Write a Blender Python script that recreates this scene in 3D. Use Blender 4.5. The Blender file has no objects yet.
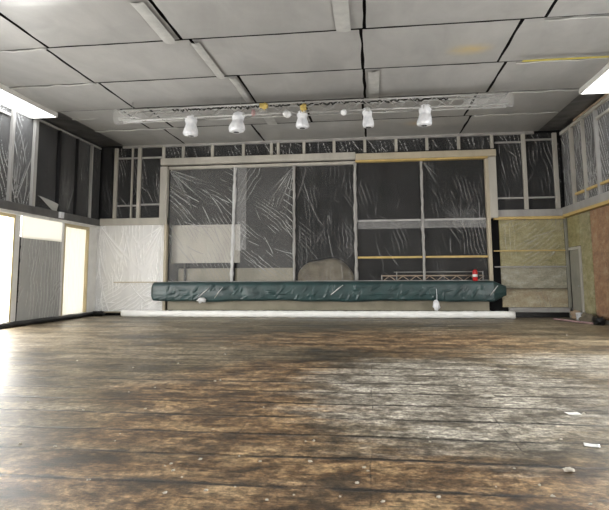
import bpy, math, random
import numpy as np
from mathutils import Vector, Matrix, noise as mn

C = bpy.context.scene.collection
PI = math.pi

# ------------------------------------------------------------ camera, world, light, exposure
cam_d = bpy.data.cameras.new('camera')
cam = bpy.data.objects.new('camera', cam_d)
C.objects.link(cam)
F, YAW, PITCH, ROLL, CY, EYE = 541.97, 0.124, 0.1141, -0.0051, 214.5, 1.418
fwd = Vector((-math.sin(YAW) * math.cos(PITCH), math.cos(YAW) * math.cos(PITCH), math.sin(PITCH)))
rgt = Vector((math.cos(YAW), math.sin(YAW), 0))
up = rgt.cross(fwd)
r2 = rgt * math.cos(ROLL) + up * math.sin(ROLL)
u2 = -rgt * math.sin(ROLL) + up * math.cos(ROLL)
cam.matrix_world = Matrix(((r2.x, u2.x, -fwd.x, 0), (r2.y, u2.y, -fwd.y, 0), (r2.z, u2.z, -fwd.z, EYE), (0, 0, 0, 1)))
cam_d.sensor_width = 36
cam_d.lens = F / 609 * 36
cam_d.shift_y = -(255 - CY) / 609
cam_d.clip_end = 200
bpy.context.scene.camera = cam

sc = bpy.context.scene
sc.view_settings.view_transform = 'Standard'
sc.view_settings.look = 'None'
sc.view_settings.gamma = 1
sc.view_settings.use_curve_mapping = False
sc.view_settings.exposure = 0.45
sc.cycles.use_denoising = True
sc.cycles.max_bounces = 10
sc.cycles.diffuse_bounces = 5
sc.cycles.transparent_max_bounces = 16

W = bpy.data.worlds.new('world'); sc.world = W
W.use_nodes = True
W.node_tree.nodes['Background'].inputs[0].default_value = (0.9, 0.95, 1, 1)
W.node_tree.nodes['Background'].inputs[1].default_value = 1.0

WIN = 12.0           # strength of the daylight in the windows
ROOF = 7.0         # strength of the daylight in the rooflights
def area(name, loc, rot, sx, sy, power, col):
    l = bpy.data.lights.new(name, 'AREA'); l.shape = 'RECTANGLE'; l.size = sx; l.size_y = sy
    l.energy = power; l.color = col
    o = bpy.data.objects.new(name, l); C.objects.link(o); o.location = loc; o.rotation_euler = rot
    return o
# added fill light behind the camera; the end wall has no windows
area('end_fill_light', (-2.0, -5.6, 3.2), (PI / 2, 0, 0), 15, 5.2, 230, (1, 0.98, 0.95))

# ------------------------------------------------------------ room measures
XL, XR, D, H, ZL = -10.48, 6.70, 19.68, 6.5, 3.40
Y0 = -6.0

# ------------------------------------------------------------ materials
def newmat(name):
    m = bpy.data.materials.new(name); m.use_nodes = True
    nt = m.node_tree; nt.nodes.clear()
    out = nt.nodes.new('ShaderNodeOutputMaterial')
    return m, nt, out
def N(nt, t, **k):
    n = nt.nodes.new(t)
    for a, b in k.items(): setattr(n, a, b)
    return n
def L(nt, a, b): nt.links.new(a, b)
def principled(nt, col=None, rough=.5, metal=0, spec=.5):
    p = N(nt, 'ShaderNodeBsdfPrincipled')
    if col is not None: p.inputs['Base Color'].default_value = (*col, 1)
    p.inputs['Roughness'].default_value = rough; p.inputs['Metallic'].default_value = metal
    p.inputs['Specular IOR Level'].default_value = spec
    return p
def coords(nt, scale=(1, 1, 1)):
    t = N(nt, 'ShaderNodeTexCoord'); mp = N(nt, 'ShaderNodeMapping'); mp.inputs['Scale'].default_value = scale
    L(nt, t.outputs['Object'], mp.inputs['Vector']); return mp.outputs['Vector']
def noise(nt, vec, scale, detail=4, rough=.55, dist=0):
    n = N(nt, 'ShaderNodeTexNoise'); n.inputs['Scale'].default_value = scale; n.inputs['Detail'].default_value = detail
    n.inputs['Roughness'].default_value = rough; n.inputs['Distortion'].default_value = dist
    L(nt, vec, n.inputs['Vector']); return n.outputs['Fac']
def ramp(nt, fac, stops, interp='LINEAR'):
    r = N(nt, 'ShaderNodeValToRGB'); r.color_ramp.interpolation = interp
    e = r.color_ramp.elements
    while len(e) < len(stops): e.new(.5)
    for i, (p, c) in enumerate(stops):
        e[i].position = p; e[i].color = (*c, 1) if isinstance(c, tuple) else (c, c, c, 1)
    L(nt, fac, r.inputs['Fac']); return r.outputs['Color']
def math_(nt, op, a, b=None, clamp=False):
    m = N(nt, 'ShaderNodeMath', operation=op); m.use_clamp = clamp
    for i, x in enumerate((a, b)):
        if x is None: continue
        if isinstance(x, (int, float)): m.inputs[i].default_value = x
        else: L(nt, x, m.inputs[i])
    return m.outputs[0]
def mix(nt, fac, a, b, mode='MIX'):
    m = N(nt, 'ShaderNodeMix', data_type='RGBA', blend_type=mode)
    for s, x in (('Factor', fac), ('A', a), ('B', b)):
        i = [q for q in m.inputs if q.name == s and (q.type == ('VALUE' if s == 'Factor' else 'RGBA'))][0]
        if isinstance(x, (int, float)): i.default_value = x
        elif isinstance(x, tuple): i.default_value = (*x, 1)
        else: L(nt, x, i)
    return [q for q in m.outputs if q.type == 'RGBA'][0]
def bump(nt, h, strength, dist=.01, p=None):
    b = N(nt, 'ShaderNodeBump'); b.inputs['Strength'].default_value = strength; b.inputs['Distance'].default_value = dist
    L(nt, h, b.inputs['Height'])
    if p is not None: L(nt, b.outputs['Normal'], p.inputs['Normal'])
    return b.outputs['Normal']

def solid(name, c1, c2=None, rough=.6, scale=3, stretch=(1, 1, 1), metal=0, spec=.4, bstr=.15):
    m, nt, out = newmat(name)
    p = principled(nt, c1, rough, metal, spec)
    v = coords(nt, stretch)
    n = noise(nt, v, scale, 5)
    if c2 is None: c2 = tuple(x * .75 for x in c1)
    L(nt, ramp(nt, n, [(.3, c2), (.7, c1)]), p.inputs['Base Color'])
    bump(nt, noise(nt, v, scale * 6, 3), bstr, .01, p)
    L(nt, p.outputs[0], out.inputs[0]); return m

def film(name, base, edge, col=(.85, .85, .84), rough=.3, power=1.6, spec=.6, haze=.35, hscale=1.4, stretch=(1, 1, 1), bstr=.0, fold=.30):
    """clear polythene sheet: thin where flat, milky where it folds"""
    m, nt, out = newmat(name)
    lw = N(nt, 'ShaderNodeLayerWeight'); lw.inputs['Blend'].default_value = .5
    f = math_(nt, 'POWER', lw.outputs['Facing'], power)
    f = math_(nt, 'MULTIPLY', f, edge)
    v = coords(nt, stretch)
    nz = noise(nt, v, hscale, 5, .6)
    hz = math_(nt, 'MULTIPLY', math_(nt, 'SUBTRACT', nz, .35), haze)
    hz = math_(nt, 'MAXIMUM', hz, -base * .6)
    at = N(nt, 'ShaderNodeAttribute'); at.attribute_name = 'fold'      # gathered film is thicker; crests are also whitened to stand in for sheen
    f = math_(nt, 'ADD', f, math_(nt, 'MULTIPLY', at.outputs['Fac'], fold))
    f = math_(nt, 'ADD', math_(nt, 'ADD', f, base), math_(nt, 'MULTIPLY', hz, .5), clamp=True)
    p = principled(nt, col, rough, 0, spec)
    if bstr: bump(nt, noise(nt, v, 14, 4), bstr, .02, p)
    tr = N(nt, 'ShaderNodeBsdfTransparent'); mx = N(nt, 'ShaderNodeMixShader')
    L(nt, f, mx.inputs[0]); L(nt, tr.outputs[0], mx.inputs[1]); L(nt, p.outputs[0], mx.inputs[2])
    L(nt, mx.outputs[0], out.inputs[0]); return m

def glow(name, col, s):
    m, nt, out = newmat(name)
    e = N(nt, 'ShaderNodeEmission'); e.inputs[0].default_value = (*col, 1); e.inputs[1].default_value = s
    L(nt, e.outputs[0], out.inputs[0]); return m

def floor_mat():
    m, nt, out = newmat('worn_subfloor')
    p = principled(nt, (.2, .15, .1), .45, 0, .75)
    v = coords(nt)
    # warp
    w = N(nt, 'ShaderNodeTexNoise'); w.inputs['Scale'].default_value = .9; w.inputs['Detail'].default_value = 3
    L(nt, v, w.inputs['Vector'])
    s = N(nt, 'ShaderNodeVectorMath', operation='MULTIPLY_ADD'); s.inputs[1].default_value = (.08, .10, 0)
    L(nt, w.outputs['Color'], s.inputs[0]); L(nt, v, s.inputs[2]); wv = s.outputs[0]
    def brick(bw, rh, mort, sm=.3, off=.5):
        b = N(nt, 'ShaderNodeTexBrick'); b.inputs['Scale'].default_value = 1; b.inputs['Brick Width'].default_value = bw
        b.inputs['Row Height'].default_value = rh; b.inputs['Mortar Size'].default_value = mort; b.inputs['Mortar Smooth'].default_value = sm
        b.offset = off; b.inputs['Color1'].default_value = (0, 0, 0, 1); b.inputs['Color2'].default_value = (1, 1, 1, 1)
        L(nt, wv, b.inputs['Vector']); return b
    b1 = brick(2.44, 1.21, .010, .7); b2 = brick(3.3, .403, .008, .5, .37); 
    sx = N(nt, 'ShaderNodeSeparateXYZ'); L(nt, wv, sx.inputs[0])
    def lines(period, half, off):       # gaps running across the hall
        q = math_(nt, 'FRACT', math_(nt, 'ADD', math_(nt, 'DIVIDE', sx.outputs['Y'], period), off))
        q = math_(nt, 'MULTIPLY', math_(nt, 'ABSOLUTE', math_(nt, 'SUBTRACT', q, .5)), period)
        q = math_(nt, 'ADD', q, math_(nt, 'MULTIPLY', math_(nt, 'SUBTRACT', noise(nt, v, 7, 6, .8), .5), half * 3.5))
        return ramp(nt, q, [(half * .6, 1.0), (half * 1.6, 0.0)])
    l3 = lines(.605, .022, .1); l4 = lines(.2017, .008, .1)
    cell = N(nt, 'ShaderNodeRGBToBW'); L(nt, b2.outputs['Color'], cell.inputs[0])
    big = noise(nt, coords(nt, (.5, 1, 1)), .55, 6, .62, .5)
    mid = noise(nt, coords(nt, (.7, 1, 1)), 2.2, 12, .78, .25)
    fine = noise(nt, coords(nt, (.45, 1.7, 1)), 3.4, 10, .82)
    vfine = noise(nt, coords(nt, (1, 1.2, 1)), 10, 8, .88)
    f = math_(nt, 'ADD', math_(nt, 'MULTIPLY', big, .35), math_(nt, 'MULTIPLY', fine, .25))
    f = math_(nt, 'ADD', f, math_(nt, 'MULTIPLY', mid, .4))
    f = math_(nt, 'ADD', f, math_(nt, 'MULTIPLY', math_(nt, 'SUBTRACT', cell.outputs[0], .5), .06))
    base = ramp(nt, f, [(.40, (.022, .018, .013)), (.46, (.088, .067, .040)), (.5, (.175, .135, .080)), (.54, (.265, .21, .135)), (.61, (.44, .38, .28))])
    # rusty stains
    rn = noise(nt, coords(nt, (.45, 1, 1)), .8, 7, .7, .3)
    def blob(cx, cy, rx, ry):
        mp = N(nt, 'ShaderNodeMapping', vector_type='TEXTURE'); mp.inputs['Location'].default_value = (cx, cy, 0)
        mp.inputs['Scale'].default_value = (rx, ry, 1); L(nt, v, mp.inputs['Vector'])
        g = N(nt, 'ShaderNodeTexGradient', gradient_type='SPHERICAL'); L(nt, mp.outputs[0], g.inputs['Vector'])
        return g.outputs['Fac']
    rb = math_(nt, 'MAXIMUM', blob(-1.6, 6.4, 2.6, 4.6), math_(nt, 'MAXIMUM', blob(.2, 12.6, 5.5, 3.6), blob(-.2, 3.8, 5, 1.4)))
    rf = math_(nt, 'ADD', math_(nt, 'MULTIPLY', rb, .75), math_(nt, 'SUBTRACT', rn, .62))
    rf = ramp(nt, rf, [(.04, 0.0), (.34, .72)])
    base = mix(nt, rf, base, ramp(nt, mid, [(.42, (.05, .028, .014)), (.5, (.23, .125, .055)), (.58, (.52, .34, .17))]))
    # chalky patch
    pb = math_(nt, 'MAXIMUM', blob(.9, 7.2, 2.9, 4.0), math_(nt, 'MAXIMUM', math_(nt, 'MULTIPLY', blob(3.6, 9.4, 3.2, 2.2), .75), math_(nt, 'MULTIPLY', blob(3.0, 5.6, 2.0, 1.6), .8)))
    fl = noise(nt, coords(nt, (.5, 1.7, 1)), 1.6, 12, .8)
    pf = math_(nt, 'ADD', math_(nt, 'MULTIPLY', pb, .8), math_(nt, 'SUBTRACT', fl, .66))
    pf = ramp(nt, pf, [(.06, 0.0), (.26, .85)])
    base = mix(nt, pf, base, ramp(nt, mid, [(.42, (.16, .14, .11)), (.5, (.38, .35, .29)), (.6, (.66, .62, .54))]))
    # speckle
    base = mix(nt, math_(nt, 'MULTIPLY', vfine, .55), base, (.03, .024, .016), 'MIX') if False else mix(nt, .8, base, ramp(nt, vfine, [(.42, .25), (.5, .9), (.58, 1.9)]), 'MULTIPLY')
    # seams, filled with dirt here and there
    def broken(fac, sc_, lo, hi, top=1.0):
        sn = ramp(nt, noise(nt, coords(nt, (1, 1.6, 1)), sc_, 5, .7), [(lo, 0.0), (hi, top)])
        return mix(nt, 1, fac, sn, 'MULTIPLY')
    base = mix(nt, broken(b1.outputs['Fac'], 1.9, .44, .60, .8), base, (.012, .010, .009))
    base = mix(nt, broken(l3, 1.3, .36, .50, .95), base, (.012, .010, .009))
    base = mix(nt, broken(l4, 2.9, .45, .60, .75), base, (.02, .015, .01))
    L(nt, base, p.inputs['Base Color'])
    rr = math_(nt, 'ADD', math_(nt, 'MULTIPLY', big, .35), math_(nt, 'MULTIPLY', fine, .25))
    L(nt, math_(nt, 'ADD', rr, .10), p.inputs['Roughness'])
    hgt = math_(nt, 'SUBTRACT', math_(nt, 'ADD', math_(nt, 'MULTIPLY', fine, .5), math_(nt, 'MULTIPLY', vfine, .25)), math_(nt, 'MULTIPLY', l3, .7))
    bump(nt, hgt, .6, .025, p)
    L(nt, p.outputs[0], out.inputs[0]); return m

def ceiling_film_mat():
    m, nt, out = newmat('ceiling_polythene')
    p = principled(nt, (.5, .49, .46), .34, 0, .8)
    v = coords(nt)
    a = noise(nt, coords(nt, (1.3, .6, 0)), .9, 6, .62, .6); b = noise(nt, coords(nt, (1.2, 2.6, 1)), 1.5, 3, .5, 1.2)
    col = ramp(nt, a, [(.3, (.255, .253, .245)), (.7, (.345, .342, .332))])
    def spot(cx, cy, r, c, k):
        mp = N(nt, 'ShaderNodeMapping', vector_type='TEXTURE'); mp.inputs['Location'].default_value = (cx, cy, H); mp.inputs['Scale'].default_value = (r, r * .6, 1)
        L(nt, v, mp.inputs['Vector']); g = N(nt, 'ShaderNodeTexGradient', gradient_type='SPHERICAL'); L(nt, mp.outputs[0], g.inputs['Vector'])
        return mix(nt, math_(nt, 'MULTIPLY', math_(nt, 'MULTIPLY', g.outputs['Fac'], noise(nt, v, 5, 5, .7)), k, True), col, c)
    col = spot(2.25, 12.0, .6, (.45, .33, .10), 1.5)
    col = spot(1.6, 17.9, .6, (.42, .30, .16), 1.5)
    L(nt, col, p.inputs['Base Color'])
    bump(nt, noise(nt, coords(nt, (1, 1.6, 0)), 1.1, 1, .4, .8), .25, .06, p)
    p.inputs['Roughness'].default_value = .36
    L(nt, p.outputs[0], out.inputs[0]); return m

def insulation_mat(name, c1, c2, c3):
    m, nt, out = newmat(name)
    p = principled(nt, c1, .7, 0, .3)
    v = coords(nt, (1, 1, 1.8))
    a = noise(nt, v, 2.5, 6, .65)
    b = noise(nt, v, 16, 4, .7)
    col = ramp(nt, a, [(.3, c2), (.5, c1), (.7, c3)])
    col = mix(nt, .6, col, ramp(nt, b, [(.3, .55), (.7, 1.3)]), 'MULTIPLY')
    L(nt, col, p.inputs['Base Color']); bump(nt, b, .5, .03, p)
    L(nt, p.outputs[0], out.inputs[0]); return m

M = {
 'floor': floor_mat(), 'ceil': ceiling_film_mat(),
 'black': solid('black_void', (.010, .010, .011), (.006, .006, .007), .8, spec=.1),
 'void2': solid('dark_stage_wall', (.022, .021, .022), (.012, .012, .013), .8, 1.2, spec=.1),
 'corner': solid('dark_film_over_roof', (.12, .118, .115), (.03, .03, .03), .35, 1.1, (1, .5, 1), spec=.5, bstr=.5),
 'white': solid('white_paint', (.78, .77, .74), (.66, .65, .62), .55),
 'pale': solid('straw_timber', (.50, .44, .33), (.40, .35, .26), .6, 2, (1, 1, .3)),
 'dgrey': solid('dark_grey_board', (.13, .125, .12), (.07, .07, .07), .5, 2),
 'wood': solid('pale_timber', (.50, .475, .42), (.36, .34, .30), .6, 2, (1, 1, .3)),
 'woodgrey': solid('grey_timber', (.40, .39, .37), (.27, .26, .25), .6, 2, (1, 1, .3)),
 'yellow': solid('yellow_timber', (.62, .45, .16), (.45, .32, .12), .5, 3),
 'cream': solid('cream_timber', (.62, .52, .32), (.50, .42, .26), .55, 2),
 'tape': solid('yellow_tape', (.62, .52, .08), (.42, .36, .08), .4, 6),
 'cover': solid('milky_cover', (.66, .66, .66), (.5, .5, .5), .3, 3, bstr=.5),
 'green': solid('green_tarpaulin', (.028, .066, .066), (.014, .034, .036), .38, 2.5, spec=.6, bstr=.5),
 'beige': solid('beige_board', (.30, .27, .20), (.20, .18, .13), .5, 1.5),
 'metal': solid('aluminium', (.45, .45, .43), (.33, .33, .32), .4, 4, metal=.4),
 'dark': solid('black_plastic', (.012, .012, .013), (.006, .006, .006), .4, 5, spec=.4, bstr=.6),
 'cable': solid('dark_cable', (.05, .05, .045), (.02, .02, .02), .6),
 'insul': insulation_mat('yellow_insulation', (.31, .275, .13), (.21, .19, .08), (.42, .385, .23)),
 'insulgrey': insulation_mat('greyish_insulation', (.33, .31, .23), (.23, .22, .16), (.45, .43, .35)),
 'insultan': insulation_mat('tan_insulation', (.40, .34, .22), (.30, .22, .13), (.52, .47, .34)),
 'rust': insulation_mat('brown_board', (.32, .17, .08), (.20, .10, .05), (.40, .27, .15)),
 'doorgrey': solid('grey_door', (.30, .29, .24), (.20, .20, .17), .5, 2),
 'red': solid('red_enamel', (.62, .03, .03), (.45, .02, .02), .35),
 'tan': solid('tan_canvas', (.20, .17, .12), (.10, .085, .06), .8, 3),
 'orange': solid('tan_wood_rail', (.45, .34, .24), (.30, .22, .15), .5, 3),
 'bag': solid('white_bag', (.82, .82, .84), (.58, .60, .64), .3, 7, spec=.6, bstr=.8),
 'strap': solid('yellow_strap', (.55, .42, .12), (.45, .33, .10), .5, 8),
 'paper': solid('white_paper', (.90, .90, .88), (.80, .80, .78), .6),
 'crumb': solid('pale_plaster', (.72, .69, .62), (.55, .50, .42), .8, 9),
 'pink': solid('pinkish_cloth', (.42, .28, .28), (.3, .2, .2), .8, 9),
 'seamfilm': solid('folded_polythene', (.42, .42, .40), (.33, .33, .32), .35, 5, spec=.6, bstr=.4),
 'winglow': glow('daylight_pane', (1.0, .99, .96), WIN),
 'roofglow': glow('daylight_rooflight', (.97, .99, 1.0), ROOF),
 'film_stage': film('clear_polythene_stage', .034, .5, power=2.0, haze=.08, fold=.26),
 'film_stage_dense': film('milky_polythene_stage', .085, .7, power=1.7, haze=.20, fold=.28),
 'film_side': film('clear_polythene_side', .020, .3, power=3, haze=.06, fold=.22),
 'film_up': film('clear_polythene_upper', .030, .5, power=2.2, haze=.08, fold=.34),
 'film_streaky': film('clear_polythene_streaky', .035, .5, power=2.2, haze=.10, fold=.45),
 'film_wrap': film('wrapping_film', .08, .3, power=2.5, haze=.10),
 'film_white': film('bright_white_polythene', .72, .35, (.93, .93, .93), .28, haze=.3),
 'film_insul': film('clear_polythene_insulation', .04, .5, power=2.2, haze=.12),
 'film_thin': film('thin_polythene', .02, .12, power=3, haze=.05, fold=.15),
 'film_grey': film('grey_polythene', .62, .4, (.50, .50, .48), haze=.3),
 'film_band': film('doubled_polythene', .16, .7, haze=.25),
}
def curtain_mat():
    m, nt, out = newmat('backlit_curtain_film')
    p = principled(nt, (.90, .86, .74), .4); t = N(nt, 'ShaderNodeBsdfTranslucent'); t.inputs[0].default_value = (.97, .94, .84, 1)
    mx = N(nt, 'ShaderNodeMixShader'); mx.inputs[0].default_value = .045
    L(nt, p.outputs[0], mx.inputs[1]); L(nt, t.outputs[0], mx.inputs[2]); L(nt, mx.outputs[0], out.inputs[0]); return m
M['curtain'] = curtain_mat()

# ------------------------------------------------------------ mesh helpers
class MB:
    def __init__(s): s.v = []; s.f = []
    def add(s, vs, fs):
        n = len(s.v); s.v += [tuple(x) for x in vs]; s.f += [tuple(i + n for i in f) for f in fs]; return s
    def box(s, x0, x1, y0, y1, z0, z1, b=0.0):
        if b <= 0 or min(x1 - x0, y1 - y0, z1 - z0) < 2.2 * b:
            vs = [(x, y, z) for z in (z0, z1) for y in (y0, y1) for x in (x0, x1)]
            return s.add(vs, [(0, 2, 3, 1), (4, 5, 7, 6), (0, 1, 5, 4), (2, 6, 7, 3), (0, 4, 6, 2), (1, 3, 7, 5)])
        import bmesh
        bm = bmesh.new(); bmesh.ops.create_cube(bm, size=1)
        for v in bm.verts:
            v.co = ((x0 + x1) / 2 + v.co.x * (x1 - x0), (y0 + y1) / 2 + v.co.y * (y1 - y0), (z0 + z1) / 2 + v.co.z * (z1 - z0))
        bmesh.ops.bevel(bm, geom=bm.edges[:], offset=b, segments=2, affect='EDGES', profile=.5)
        bm.verts.index_update()
        s.add([v.co[:] for v in bm.verts], [[v.index for v in f.verts] for f in bm.faces]); bm.free(); return s
    def tube(s, pts, r, n=8, caps=True):
        pts = [Vector(p) for p in pts]; base = len(s.v); rs = r if isinstance(r, (list, tuple)) else [r] * len(pts)
        prev = None
        for i, p in enumerate(pts):
            d = (pts[min(i + 1, len(pts) - 1)] - pts[max(i - 1, 0)]).normalized()
            a = d.orthogonal().normalized() if prev is None else (prev - d * prev.dot(d)).normalized()
            prev = a; b = d.cross(a)
            for k in range(n):
                t = 2 * PI * k / n; s.v.append(tuple(p + (a * math.cos(t) + b * math.sin(t)) * rs[i]))
        for i in range(len(pts) - 1):
            for k in range(n):
                a0 = base + i * n + k; a1 = base + i * n + (k + 1) % n
                s.f.append((a0, a1, a1 + n, a0 + n))
        if caps:
            s.f.append(tuple(base + k for k in reversed(range(n)))); e = base + (len(pts) - 1) * n
            s.f.append(tuple(e + k for k in range(n)))
        return s
    def lathe(s, prof, n=20, c=(0, 0, 0), fn=None):
        base = len(s.v)
        for (r, z) in prof:
            for k in range(n):
                t = 2 * PI * k / n; rr = r
                x, y, zz = rr * math.cos(t), rr * math.sin(t), z
                if fn: x, y, zz = fn(x, y, zz, t)
                s.v.append((c[0] + x, c[1] + y, c[2] + zz))
        for i in range(len(prof) - 1):
            for k in range(n):
                a0 = base + i * n + k; a1 = base + i * n + (k + 1) % n
                s.f.append((a0, a1, a1 + n, a0 + n))
        s.f.append(tuple(base + k for k in reversed(range(n)))); e = base + (len(prof) - 1) * n
        s.f.append(tuple(e + k for k in range(n)))
        return s
    def build(s, name, mat, parent=None, smooth=False, loc=None):
        me = bpy.data.meshes.new(name); me.from_pydata(s.v, [], s.f); me.update()
        import bmesh
        bm = bmesh.new(); bm.from_mesh(me); bmesh.ops.recalc_face_normals(bm, faces=bm.faces[:]); bm.to_mesh(me); bm.free()
        me.materials.append(M[mat] if isinstance(mat, str) else mat)
        if smooth: me.shade_smooth()
        o = bpy.data.objects.new(name, me); C.objects.link(o)
        if parent is not None:
            o.parent = parent; o.matrix_parent_inverse = Matrix.Translation(parent.location).inverted()
        return o
def tag(o, label, cat, group=None, kind=None):
    if label: o['label'] = label
    if cat: o['category'] = cat
    if group: o['group'] = group
    if kind: o['kind'] = kind
    return o
def struct(o): o['kind'] = 'structure'; return o
def empty(name, loc):
    o = bpy.data.objects.new(name, None); o.location = loc; C.objects.link(o); return o
def box(name, mat, *a, b=.0, parent=None): return MB().box(*a, b=b).build(name, mat, parent)

def grid_obj(name, P, mat, parent=None, fold=None):
    """P: array (nv, nu, 3)"""
    nv, nu, _ = P.shape
    me = bpy.data.meshes.new(name)
    idx = np.arange(nv * nu).reshape(nv, nu)
    q = np.stack([idx[:-1, :-1], idx[:-1, 1:], idx[1:, 1:], idx[1:, :-1]], -1).reshape(-1, 4)
    me.from_pydata(P.reshape(-1, 3).tolist(), [], q.tolist()); me.update(); me.shade_smooth()
    me.materials.append(M[mat] if isinstance(mat, str) else mat)
    if fold is not None:
        me.attributes.new('fold', 'FLOAT', 'POINT').data.foreach_set('value', np.ascontiguousarray(fold.reshape(-1), dtype=np.float32))
    o = bpy.data.objects.new(name, me); C.objects.link(o)
    if parent is not None:
        o.parent = parent; o.matrix_parent_inverse = Matrix.Translation(parent.location).inverted()
    return o

def smoothnoise(U, V, su, sv, rng, n=14):
    h = np.zeros_like(U)
    for _ in range(n):
        a, b = rng.normal(0, 1, 2); h += np.sin(U * a / su * 2 + V * b / sv * 2 + rng.uniform(0, 6.3))
    return h / math.sqrt(n)
def ray_ridge(U, V, u0, v0, ang, ln, w, amp, curve=0, spread=.02, soft=False):
    du, dv = U - u0, V - v0
    t = du * math.cos(ang) + dv * math.sin(ang); s = -du * math.sin(ang) + dv * math.cos(ang) + curve * t * t
    tt = np.clip(t / ln, 0, 1)
    env = np.where((t > 0) & (t < ln), np.sin(np.pi * tt) ** 1.3 if soft else (1 - tt) ** .7 * np.clip(t / .08, 0, 1), 0)
    ww = w + spread * np.clip(t, 0, None)
    return amp * env * np.exp(-(s / ww) ** 2)
def fan(U, V, rng, u0, v0, a0, a1, n, ln, w, amp, curve=.05):
    h = np.zeros_like(U)
    for k in range(n):
        a = math.radians(a0 + (a1 - a0) * (k + rng.uniform(.1, .9)) / n)
        h = np.maximum(h, ray_ridge(U, V, u0, v0, a, ln * rng.uniform(.5, 1.1), w, amp * rng.uniform(.4, 1), rng.normal(0, curve)))
    return h
def streaks(U, V, rng, n, ang, sp, ln, w, amp, reg=None):
    u0, u1, v0, v1 = reg or (U.min(), U.max(), V.min(), V.max())
    h = np.zeros_like(U)
    for k in range(n):
        a = math.radians(rng.normal(ang, sp)); L_ = ln * rng.uniform(.4, 1.3)
        cu, cv = rng.uniform(u0, u1) - math.cos(a) * L_ / 2, rng.uniform(v0, v1) - math.sin(a) * L_ / 2
        h = np.maximum(h, ray_ridge(U, V, cu, cv, a, L_, w * rng.uniform(.6, 1.4), amp * rng.uniform(.3, 1), rng.normal(0, .12), 0.004, True))
    return h

def ripples(U, V, rng, ang, lam, amp, wander=1.2, cover=0.0, size=1.0):
    """continuous gathered folds running along one direction, coming and going over the sheet"""
    a = math.radians(ang); t = U * math.cos(a) + V * math.sin(a); s = -U * math.sin(a) + V * math.cos(a)
    ph = np.pi * s / lam + wander * smoothnoise(U, V, 1.1 * size, 1.1 * size, rng) + .5 * smoothnoise(U, V, .35 * size, .35 * size, rng)
    m = np.clip(smoothnoise(t, s, 1.0 * size, .35 * size, rng) * .8 + cover, 0, 1)
    return amp * (1 - np.abs(np.sin(ph))) ** 3 * m
def sheet(name, plane, a0, a1, z0, z1, off, mat, fn, seed, res=.024, parent=None):
    """film hung on a wall. plane 'back': a is x; 'left'/'right': a is y. U runs left to right as seen, V down from the top"""
    rng = np.random.default_rng(seed)
    nu = max(4, int(abs(a1 - a0) / res)); nv = max(4, int((z1 - z0) / res))
    U, V = np.meshgrid(np.linspace(0, abs(a1 - a0), nu), np.linspace(0, z1 - z0, nv))
    Hh = fn(U, V, rng, abs(a1 - a0), z1 - z0)
    Z = z1 - V
    P = np.zeros(U.shape + (3,))
    if plane == 'back':
        P[..., 0] = a0 + U; P[..., 1] = off - Hh; P[..., 2] = Z
    elif plane == 'left':
        P[..., 1] = a0 + U; P[..., 0] = off + Hh; P[..., 2] = Z
    else:
        P[..., 1] = a1 - U; P[..., 0] = off - Hh; P[..., 2] = Z
    K = np.zeros_like(Hh)            # crest sharpness of the folds
    lap = lambda A, d, ax: 2 * A - np.roll(A, d, ax) - np.roll(A, -d, ax)
    K = np.clip(np.maximum(lap(Hh, 1, 0) + lap(Hh, 1, 1), 0) / .022, 0, 1)
    K[0] = K[-1] = 0; K[:, 0] = K[:, -1] = 0
    return grid_obj(name, P, mat, parent, K)

# ------------------------------------------------------------ the setting
struct(box('floor', 'floor', XL - .4, XR + .4, Y0, D + .3, -.1, 0))
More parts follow.
